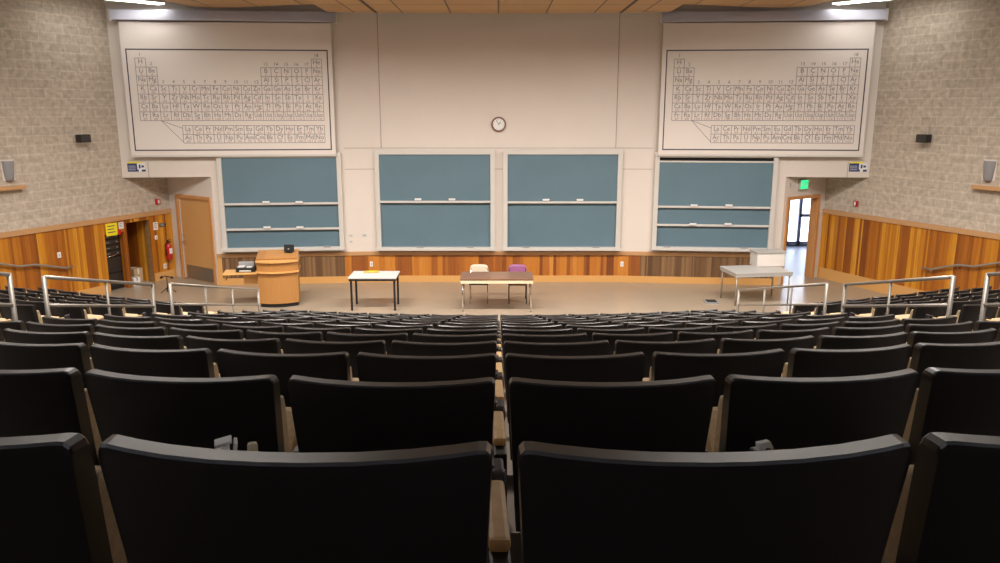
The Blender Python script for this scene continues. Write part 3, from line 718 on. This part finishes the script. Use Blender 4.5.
# boxes in the alcove
def crate(t, off, w_, d_, h_, m, label, tape=True, name='cardboard_box'):
    rz, _ = SL.frame(); o = empty(name, SL.pt(a0 + t * (a1 - a0), 0, off), rz, label, 'box')
    mb = MB(); mb.box(-w_ / 2, w_ / 2, -d_ / 2, d_ / 2, 0, h_, .006); mb.build('carton', M[m], o)
    mb = MB(); mb.box(-.025, .025, -d_ / 2 - .002, d_ / 2 + .002, h_ * .6, h_ + .002); mb.build('tape', M['whitep' if m != 'whitep' else 'grey'], o)
crate(.80, -.62, .24, .26, .3, 'blue', 'dusty blue carton standing in the left wall alcove', name='blue_carton')
crate(.28, -.45, .28, .3, .36, 'card', 'brown cardboard box in the left wall alcove')
crate(.70, -.12, .2, .2, .2, 'whitep', 'small white carton in front of the blue one in the alcove', name='white_carton')

# wall handrails
def wall_rail(W_, pts, label, off=.12):
    P = [W_.pt(*W_.uz(x, y, off), off) for x, y in pts]; c = P[0].copy()
    o = empty('wall_handrail', c, 0, label, 'handrail')
    mb = MB(); mb.tube([p - c for p in P], .024, 8); mb.build('rail_tube', M['steel'], o)
    for p in (P[1], P[-2], P[len(P) // 2]):
        q = p - W_.n * (off - .04) - Vector((0, 0, .06)); mb = MB(); mb.tube([p - c - Vector((0, 0, .02)), p - c - Vector((0, 0, .06)), q - c], .011, 6); mb.build('bracket', M['steel'], o)
wall_rail(SL, [(73, 266.3), (66, 268), (50, 266.2), (35.5, 264.6), (19.5, 266.4), (0, 263.7), (-25, 260)], 'steel handrail on the left cedar wall')
wall_rail(SR, [(922, 267.8), (931, 269.4), (944, 267), (958, 264.8), (974, 266.4), (1000, 262.6), (1025, 259)], 'steel handrail on the right cedar wall')

# ------------------------------------------------------------------ lectern, tables and chairs on the stage
def ground(px, py, z=0.0):
    d = Vector((0, cth, -sth)) + Vector((1, 0, 0)) * ((px - CX) / FPX) + Vector((0, -sth, -cth)) * ((py - 281.5) / FPX)
    t = (z - CAMZ) / d.z; return Vector((0, 0, CAMZ)) + d * t
# lectern
g = ground(279.3, 307); LW_ = .93; LHt = 1.09
o = empty('lectern', (g.x, g.y + .05, 0), R(11), 'wooden lectern with a curved front and a side shelf, left of the stage', 'lectern')
def bow(w_, y0, bulge, y1, n=12):
    pts = [(-w_ / 2 + w_ * k / n, y0 - bulge * (1 - (2 * k / n - 1) ** 2)) for k in range(n + 1)]
    return pts + [(w_ / 2, y1), (-w_ / 2, y1)]
mb = MB(); mb.prism(bow(LW_ * .93, .0, .12, .62), .09, LHt - .3); mb.build('body', M['lectern'], o)
mb = MB(); mb.prism(bow(LW_ * .88, .03, .12, .6), 0, .09); mb.build('plinth', M['black'], o)
mb = MB(); mb.prism(bow(LW_, -.04, .14, .66), LHt - .3, LHt - .265); mb.build('lower_moulding', M['maple'], o)
mb = MB(); mb.prism(bow(LW_ * .97, -.01, .13, .64), LHt - .265, LHt - .06); mb.build('upper_band', M['lectern'], o)
mb = MB(); mb.prism(bow(LW_, -.05, .14, .66), LHt - .06, LHt - .02); mb.build('upper_moulding', M['maple'], o)
mb = MB(); v = mb.box(-LW_ / 2 + .01, LW_ / 2 - .01, .02, .64, -.015, .02, .006, rot=Matrix.Rotation(R(8), 4, 'X'), at=(0, 0, LHt)); mb.build('sloped_top', M['lectern'], o)
mb = MB(); mb.box(-LW_ / 2 - .72, -LW_ / 2 + .02, .0, .5, LHt - .33, LHt - .295, .006); mb.build('side_shelf', M['maple'], o)
mb = MB(); mb.box(-LW_ / 2 - .7, -LW_ / 2 - .67, .1, .45, LHt - .47, LHt - .33); mb.build('shelf_bracket', M['maple'], o); mb = MB(); mb.box(-LW_ / 2 - .3, -LW_ / 2, .2, .24, LHt - .6, LHt - .33); mb.build('shelf_bracket', M['maple'], o)
lz = LHt
base = Vector((g.x, g.y + .05, 0))
q = empty('document_camera', (base.x - LW_ / 2 - .27, base.y + .1, LHt - .294), R(4), 'small grey and black document projector on the lectern side shelf', 'projector')
mb = MB(); mb.box(-.2, .2, -.15, .15, 0, .1, .015); mb.build('body', M['black'], q)
mb = MB(); mb.box(-.12, .14, -.152, -.148, .02, .05); mb.box(-.17, -.02, -.1, .05, .1, .125, .005); mb.box(.03, .16, -.12, .0, .1, .12, .004); mb.build('control_panel', M['white'], q)
mb = MB(); mb.box(-.18, .16, .06, .14, .1, .2, .01); mb.build('lamp_head', M['greylamp'], q)
q = empty('small_monitor', (base.x + .16, base.y + .42, LHt + .088), R(-8), 'small black monitor standing on top of the lectern', 'monitor')
mb = MB(); mb.box(-.09, .09, -.06, .06, 0, .012, .003); mb.build('foot', M['black'], q)
mb = MB(); mb.box(-.12, .12, -.0, .025, .02, .17, .008, rot=Matrix.Rotation(R(-8), 4, 'X')); mb.build('screen', M['black'], q)
mb = MB(); mb.cyl((0, -.006, .07), (0, -.012, .07), .02, 10); mb.build('badge', M['greylamp'], q)

def table(px0, px1, pyt, h, depth, top, legm, edge, label, leg_r=.022, apron=.06, rz=0, fold=False):
    """front edge of the top lies on px0..px1 at pyt"""
    a = ground(px0, pyt, h); b = ground(px1, pyt, h); w_ = (b - a).length
    o = empty('stage_table', ((a.x + b.x) / 2, a.y + depth / 2, 0), rz, label, 'table')
    mb = MB(); mb.box(-w_ / 2, w_ / 2, -depth / 2, depth / 2, h - .035, h, .006); mb.build('tabletop', M[top], o)
    if edge:
        mb = MB(); mb.box(-w_ / 2 + .01, w_ / 2 - .01, -depth / 2 + .005, -depth / 2 + .025, h - .035 - apron, h - .036); mb.box(-w_ / 2 + .01, w_ / 2 - .01, depth / 2 - .025, depth / 2 - .005, h - .035 - apron, h - .036)
        for s in (-1, 1): mb.box(s * (w_ / 2 - .02) - .01, s * (w_ / 2 - .02) + .01, -depth / 2 + .025, depth / 2 - .025, h - .035 - apron, h - .036)
        mb.build('apron', M[edge], o)
    for sx in (-1, 1):
        for sy in (-1, 1):
            mb = MB(); x = sx * (w_ / 2 - .05); y = sy * (depth / 2 - .06)
            if leg_r > .02: mb.box(x - leg_r, x + leg_r, y - leg_r, y + leg_r, 0, h - .036, .003)
            else: mb.cyl((x, y, 0), (x, y, h - .036), leg_r, 10)
            mb.build('leg', M[legm], o)
    return o, w_
t1, w1 = table(348, 396, 277.5, .76, .72, 'white', 'black', 'black', 'white-topped table with square black legs beside the lectern', .022, .05)
e = empty('paper_envelope', (t1.location.x - .1, t1.location.y + .22, .7605), R(4), 'orange envelope lying on the white table', 'envelope')
mb = MB(); mb.box(-.17, .17, -.12, .12, 0, .008); mb.build('sleeve', M['orange'], e)
mb = MB(); mb.face([(-.17, .12, .009), (.17, .12, .009), (0, 0, .0095)]); mb.build('flap', M['yellow'], e)
t2, w2 = table(460, 533.5, 279, .76, .8, 'brown', 'chrome', 'cream', 'long brown table with cream edge and chrome legs at centre stage', .016, .07)
t3, w3 = table(732, 792.5, 272.8, .76, .9, 'grey', 'steel', 'grey', 'grey work table with steel legs carrying a white cabinet, right of stage', .018, .06, R(8))

def stage_chair(px, py, shell, leg, label):
    g = ground(px, py); o = empty('stacking_chair', (g.x, g.y, 0), 0, label, 'chair')
    W2 = .22
    mb = MB(); n = 10
    for fr in (0,):
        gr = []
        for j in range(6):
            z = .52 + .30 * j / 5; row = []
            for i in range(n + 1):
                u = 2 * i / n - 1; ww = W2 * (1 - .12 * (j / 5) ** 3)
                row.append((u * ww, .20 + .05 * (j / 5) - .03 * (1 - u * u) * -1, z - (.03 * abs(u) ** 6 if j == 5 else 0)))
            gr.append(row)
        vf = [[mb.bm.verts.new(p) for p in r_] for r_ in gr]; vb = [[mb.bm.verts.new((p[0], p[1] + .018, p[2])) for p in r_] for r_ in gr]
        for A in (vf, vb):
            for a_, b_ in zip(A, A[1:]):
                for k in range(n): mb.bm.faces.new((a_[k], a_[k + 1], b_[k + 1], b_[k])).smooth = True
        for a_, b_ in ((vf[0], vb[0]), (vf[-1], vb[-1]), ([r_[0] for r_ in vf], [r_[0] for r_ in vb]), ([r_[-1] for r_ in vf], [r_[-1] for r_ in vb])):
            for k in range(len(a_) - 1): mb.bm.faces.new((a_[k], a_[k + 1], b_[k + 1], b_[k]))
    mb.build('backrest', M[shell], o)
    mb = MB(); mb.box(-.22, .22, -.22, .2, .43, .465, .014); mb.build('seat', M['black' if shell != 'purple' else 'brown'], o)
    for s in (-1, 1):
        mb = MB(); mb.tube([(s * .2, -.24, 0), (s * .2, -.2, .41), (s * .2, -.17, .428)], .012, 8); mb.build('leg', M[leg], o)
        mb = MB(); mb.tube([(s * .2, .27, 0), (s * .2, .2, .40), (s * .2, .225, .55), (s * .19, .245, .74)], .012, 8); mb.build('leg', M[leg], o)
    mb = MB(); mb.box(-.2, .2, -.2, .19, .418, .43); mb.build('seat_frame', M[leg], o)
    return o
stage_chair(479, 301.3, 'beige', 'chrome', 'beige-backed chair with chrome legs behind the brown table')
stage_chair(517.5, 301.3, 'purple', 'black', 'purple-backed chair with dark legs behind the brown table')
# white cabinet on the right table
g = ground(769, 266.5, .76)
o = empty('white_cabinet', (g.x, g.y + .12, .7605), R(6), 'low white cabinet box standing on the grey table', 'cabinet')
mb = MB(); mb.box(-.34, .34, -.18, .22, 0, .32, .008); mb.build('carcass', M['white'], o)
mb = MB(); mb.box(-.36, .36, -.2, .24, .32, .36, .006); mb.build('lid', M['grey'], o)
mb = MB(); mb.box(-.32, .32, -.188, -.18, .02, .3, .003); mb.build('front_door', M['sheet'], o)
# dark grate on the stage floor
g = ground(711, 302.3)
o = empty('floor_box', (g.x, g.y, 0), 0, 'dark floor box lying on the stage right of the front row', 'floor box')
mb = MB(); mb.box(-.15, .15, -.15, .15, 0, .03, .006); mb.build('housing', M['greylamp'], o)
mb = MB()
for k in range(5): mb.box(-.12, .12, -.12 + k * .055, -.1 + k * .055, .03, .038)
mb.build('grille', M['black'], o)
# dark small stand of unidentified kind behind the left aisle rail
g = ground(168, 292)
o = empty('dark_stand', (g.x, g.y, 0), 0, 'low dark stand beyond the left aisle rail', 'stand')
mb = MB(); mb.cyl((0, 0, 0), (0, 0, .38), .012, 8); mb.build('pole', M['black'], o)
for k in range(3):
    a = k * 2.1; mb = MB(); mb.tube([(0, 0, .12), (.2 * math.cos(a), .2 * math.sin(a), .01)], .01, 6); mb.build('leg', M['black'], o)
mb = MB(); mb.tube([(-.13, 0, .36), (-.05, 0, .4), (.13, 0, .36)], .014, 6); mb.cyl((-.15, 0, .35), (-.1, 0, .38), .03, 8); mb.cyl((.1, 0, .37), (.15, 0, .35), .03, 8); mb.build('crossbar', M['black'], o)

# ------------------------------------------------------------------ aisle guard rails
def fl(x, y):
    """terrace height under (x, y)"""
    ye = y - sag(x)
    if ye > rowY(NR) + .62: return 0.0
    k = int(math.floor((ye + .22 - Y0) / DP)) + 1
    return rowZ(min(NR, max(-2, k)))
def guard(sg, ya, za, yb, zb, posts, label, X=4.45, g=.285):
    o = empty('aisle_guard_rail', (sg * X, ya, 0), 0, label, 'guard rail', 'steel guard rails along the aisles')
    Z = lambda y: za + (zb - za) * (y - ya) / (yb - ya)
    mb = MB(); mb.tube([(0, 0, za), (0, yb - ya, zb)], .019, 8); mb.build('top_rail', M['steel'], o)
    mb = MB(); mb.tube([(0, 0, za - g), (0, yb - ya, zb - g)], .017, 8); mb.build('lower_rail', M['steel'], o)
    for i, y in enumerate(posts):
        r_ = .023 if i in (0, len(posts) - 1) else .016
        mb = MB(); f0 = fl(sg * X, y); mb.cyl((0, y - ya, f0), (0, y - ya, Z(y) + .01), r_, 8)
        mb.box(-.06, .06, y - ya - .06, y - ya + .06, f0, f0 + .012); mb.build('post', M['steel'], o)
def railpt(px, py, X=4.45):
    """point at distance X left of the axis seen at px, py"""
    d = Vector((0, cth, -sth)) + Vector((1, 0, 0)) * ((px - CX) / FPX) + Vector((0, -sth, -cth)) * ((py - 281.5) / FPX)
    t = -X / d.x; p = Vector((0, 0, CAMZ)) + d * t; return p.y, p.z
A = railpt(43.5, 277); B = railpt(152, 284.7); Cc = railpt(170, 284); D = railpt(258, 290); E = railpt(9, 274.5)
mid = railpt(106, 281)[0]; m2, m3 = railpt(205, 287)[0], railpt(232, 288)[0]
F = (E[0] - 2.6, E[1] + .66)
for sg, nm in ((-1, 'left'), (1, 'right')):
    guard(sg, A[0], A[1], B[0], B[1], (A[0], mid, B[0]), 'middle steel guard rail in the %s aisle' % nm)
    guard(sg, Cc[0], Cc[1], D[0], D[1], (Cc[0], m2, m3, D[0]), 'steel guard rail at the stage end of the %s aisle' % nm)
    guard(sg, F[0], F[1], E[0], E[1], (F[0], E[0]), 'steel guard rail nearest the camera in the %s aisle' % nm)

# ------------------------------------------------------------------ auditorium chairs
BW = .52
def back_shell():
    mb = MB(); us = [-1, -.992, -.97, -.93, -.8, -.6, -.35, -.1, .1, .35, .6, .8, .93, .97, .992, 1]
    drop = {1: .020, .992: .010, .97: .002, .93: .0}
    rings = []
    t = .042
    for u in us:
        a = abs(u); zt_ = TOP - drop.get(a, 0) ; cv = .055 * a ** 2.2
        sh = 1 if a < .95 else .9
        prof = []
        # back face bottom -> top, rounded top edge, front face top -> bottom
        for z in (.40, .50, .62, .74): prof.append((z, 0))
        prof += [(zt_ - .012, 0), (zt_ - .004, .0015), (zt_, .006), (zt_, t - .006), (zt_ - .004, t - .0015), (zt_ - .012, t)]
        for z in (.74, .62, .50, .40): prof.append((z, t))
        ring = []
        for z, yy in prof:
            v = (z - .40) / (TOP - .40)
            hw = .240 + .024 * v
            yo = -.105 * v + cv * (.4 + .6 * v)         # reclined, tips wrap forward
            ring.append(mb.bm.verts.new((u * hw, yo + yy + .105 - .078, z)))
        rings.append(ring)
    n = len(rings[0])
    for a, b in zip(rings, rings[1:]):
        for k in range(n): f = mb.bm.faces.new((a[k], a[(k + 1) % n], b[(k + 1) % n], b[k])); f.smooth = k not in (4, 5, 6, 7, 8)
    mb.bm.faces.new(rings[0]); mb.bm.faces.new(rings[-1])
    return mb
def cushion_back():
    mb = MB(); us = [-1, -.97, -.85, -.5, 0, .5, .85, .97, 1]; rings = []
    for u in us:
        a = abs(u); cv = .055 * a ** 2.2; th = .058 if a < .96 else (.05 if a < 1 else .04)
        ring = []
        for z, f_ in ((.46, 0), (.755, 0), (.78, .3), (.78, .8), (.75, 1), (.62, 1.15), (.49, 1), (.46, .7)):
            v = (z - .40) / (TOP - .40)
            hw = (.240 + .024 * v) * .985
            ring.append(mb.bm.verts.new((u * hw, -.105 * v + cv * (.4 + .6 * v) + .035 + f_ * th + .032, z)))
        rings.append(ring)
    n = len(rings[0])
    for a, b in zip(rings, rings[1:]):
        for k in range(n): f = mb.bm.faces.new((a[k], a[(k + 1) % n], b[(k + 1) % n], b[k])); f.smooth = True
    mb.bm.faces.new(rings[0]); mb.bm.faces.new(rings[-1]); return mb
def make_chair():
    root = empty('auditorium_chair', (0, 0, 0)); tag(root, 'chair', 'chair')
    back_shell().build('back_shell', M['plastic'], root)
    cushion_back().build('back_cushion', M['fabric'], root)
    rt = Matrix.Rotation(R(38), 4, 'X')
    mb = MB(); mb.box(-.215, .215, .0, .33, .0, .07, .022, rot=rt, at=(0, .15, .375)); s = mb.build('seat_cushion', M['fabric'], root)
    for p in s.data.polygons: p.use_smooth = False
    mb = MB(); mb.box(-.222, .222, -.01, .335, -.028, .0, .008, rot=rt, at=(0, .15, .375)); mb.build('seat_pan', M['plastic'], root)
    add_arm(root, -.28)
    return root
def add_arm(root, x):
    mb = MB(); mb.box(x - .018, x + .018, .15, .36, .605, .63, .009); p = mb.build('armrest', M['armpad'], root)
    mb = MB(); mb.box(x - .018, x + .018, .10, .17, .0, .605, .006); mb.box(x - .018, x + .018, .17, .34, .555, .604, .004)
    mb.box(x - .05, x + .05, .03, .24, 0, .014); mb.build('side_standard', M['black'], root)
    mb = MB(); mb.box(x - .022, x + .002, .385, .45, .57, .645, .006); mb.box(x - .004, x + .020, .37, .43, .55, .64, .006); mb.cyl((x - .024, .41, .60), (x + .024, .41, .60), .022, 10)
    mb.build('tablet_hinge', M['steel_dark'], root)
M['steel_dark'] = mat('dark_hinge_metal', (.06, .055, .06), .4, .5)
proto = make_chair()
# second kind with an arm on both sides, for the right-hand end of each block
proto2 = copy_tree(proto); add_arm(proto2, .28)

ORD = ['first', 'second', 'third', 'fourth', 'fifth', 'sixth', 'seventh', 'eighth', 'ninth', 'tenth', 'eleventh', 'twelfth', 'thirteenth']
PITCH = [.565, .545, .52, .51, .51, .50, .50]
FRAMEW = 30
def visible(x, y, z):
    v = Vector((x, y, z)) - Vector((0, 0, CAMZ)); zc = v.y * cth - v.z * sth
    if zc < .3: return False
    px = CX + FPX * v.x / zc; hw = .27 * FPX / zc
    return -FRAMEW < px + hw and px - hw < 1000 + FRAMEW
def nth_row(k):
    return 'row nearest the camera' if k == 1 else 'row nearest the stage' if k == NR else '%s row from the camera' % ORD[k - 1]
made = 0; used = {id(proto): False, id(proto2): False}
def place(x, k, sc, label, group, last, edgeless=False):
    global made
    y = rowY(k) + sagk(x, k) + (.02 if k == 1 else 0); z = rowZ(k)
    if not visible(x, y, z + TOP): return
    p = proto2 if last else proto
    if not used[id(p)]: o = p; used[id(p)] = True
    else: o = copy_tree(p)
    # tall row nearest the camera is measured at the shell's tips
    ang = math.atan(slopek(x, k))
    o.location = (x, y, z); o.rotation_euler = (0, 0, ang); o.scale = (sc, 1, 1)
    o['label'] = label; o['category'] = 'chair'; o['group'] = group; made += 1
for k in range(1, NR + 1):
    for sg, nm in ((-1, 'left'), (1, 'right')):
        e = 0.0
        for i, pt_ in enumerate(PITCH):
            c = e + pt_ / 2; e += pt_
            xx = sg * c + (.009)
            pos = 'just %s of the central gap' % nm if i == 0 else '%s seat %s of the central gap' % (ORD[i], nm)
            place(xx, k, pt_ / .56, 'black-backed auditorium chair, %s, %s' % (nth_row(k), pos),
                  'black auditorium chairs in the middle block', (sg == 1 and i == 6))
XI = 5.28
for k in range(1, NR + 1):
    for sg, nm in ((-1, 'left'), (1, 'right')):
        nmax = 7 if k >= 12 else 8
        for i in range(nmax):
            place(sg * (XI + .52 * i), k, .92, 'black auditorium chair, %s side block, %s, %s from aisle' % (nm, nth_row(k), ORD[i]),
                  'black auditorium chairs in the %s side block' % nm, (sg == 1 and i == nmax - 1) or (sg == -1 and i == 0))
print('chairs', made)
for p in (proto, proto2):
    if not used[id(p)]:
        for c_ in list(p.children): bpy.data.objects.remove(c_)
        bpy.data.objects.remove(p)

# ------------------------------------------------------------------ litter on the nearest row
def drop_paper(px, py, label, cup):
    z = rowZ(1) + .80
    g = ground(px, py, z)
    o = empty('crumpled_paper', (g.x, g.y, z - (.014 if cup else .008)), R(20), label, 'litter'); o.scale = (.62, .62, .62)
    mb = MB()
    if cup:
        for k, (a, h) in enumerate(((0, .05), (.02, .035), (.045, .045))):
            mb.box(-.004, .004, -.02, .02, 0, h, .001, rot=Matrix.Rotation(R(35 - 14 * k), 4, 'Y'), at=(a - .02, 0, 0))
        mb.box(-.01, .03, -.02, .02, .042, .049, .002, rot=Matrix.Rotation(R(-10), 4, 'Y'))
        mb.build('folded_sheet', M['whitep'], o)
        mb = MB(); mb.box(.055, .08, -.01, .01, -.02, .035, .009); mb.build('wooden_spoon', M['cream'], o)
        mb = MB(); mb.box(-.03, .08, -.02, .02, -.075, 0, .004); mb.build('fold_base', M['whitep'], o)
    else:
        v = [(-.03, -.01, .05), (.0, -.012, .052), (.025, .0, .02), (.045, -.01, .0), (-.015, -.012, -.05), (.03, 0, -.05)]
        b = [mb.bm.verts.new(p) for p in v]; c = [mb.bm.verts.new((p[0], p[1] + .014, p[2])) for p in v]
        for q in ((0, 1, 2, 4), (2, 3, 5, 4)):
            mb.bm.faces.new([b[i] for i in q]); mb.bm.faces.new([c[i] for i in q])
        for i, j in ((0, 1), (1, 2), (2, 3), (3, 5), (5, 4), (4, 0)): mb.bm.faces.new((b[i], b[j], c[j], c[i]))
        mb.build('torn_sheet', M['whitep'], o)
        mb = MB(); mb.box(-.01, -.001, -.016, -.01, .026, .036); mb.build('dark_spot', M['brown'], o)
    return o
drop_paper(223, 451, 'folded white paper with a wooden stick on the left near seat', True)
drop_paper(766, 455, 'torn scrap of printed paper on the right near seat', False)
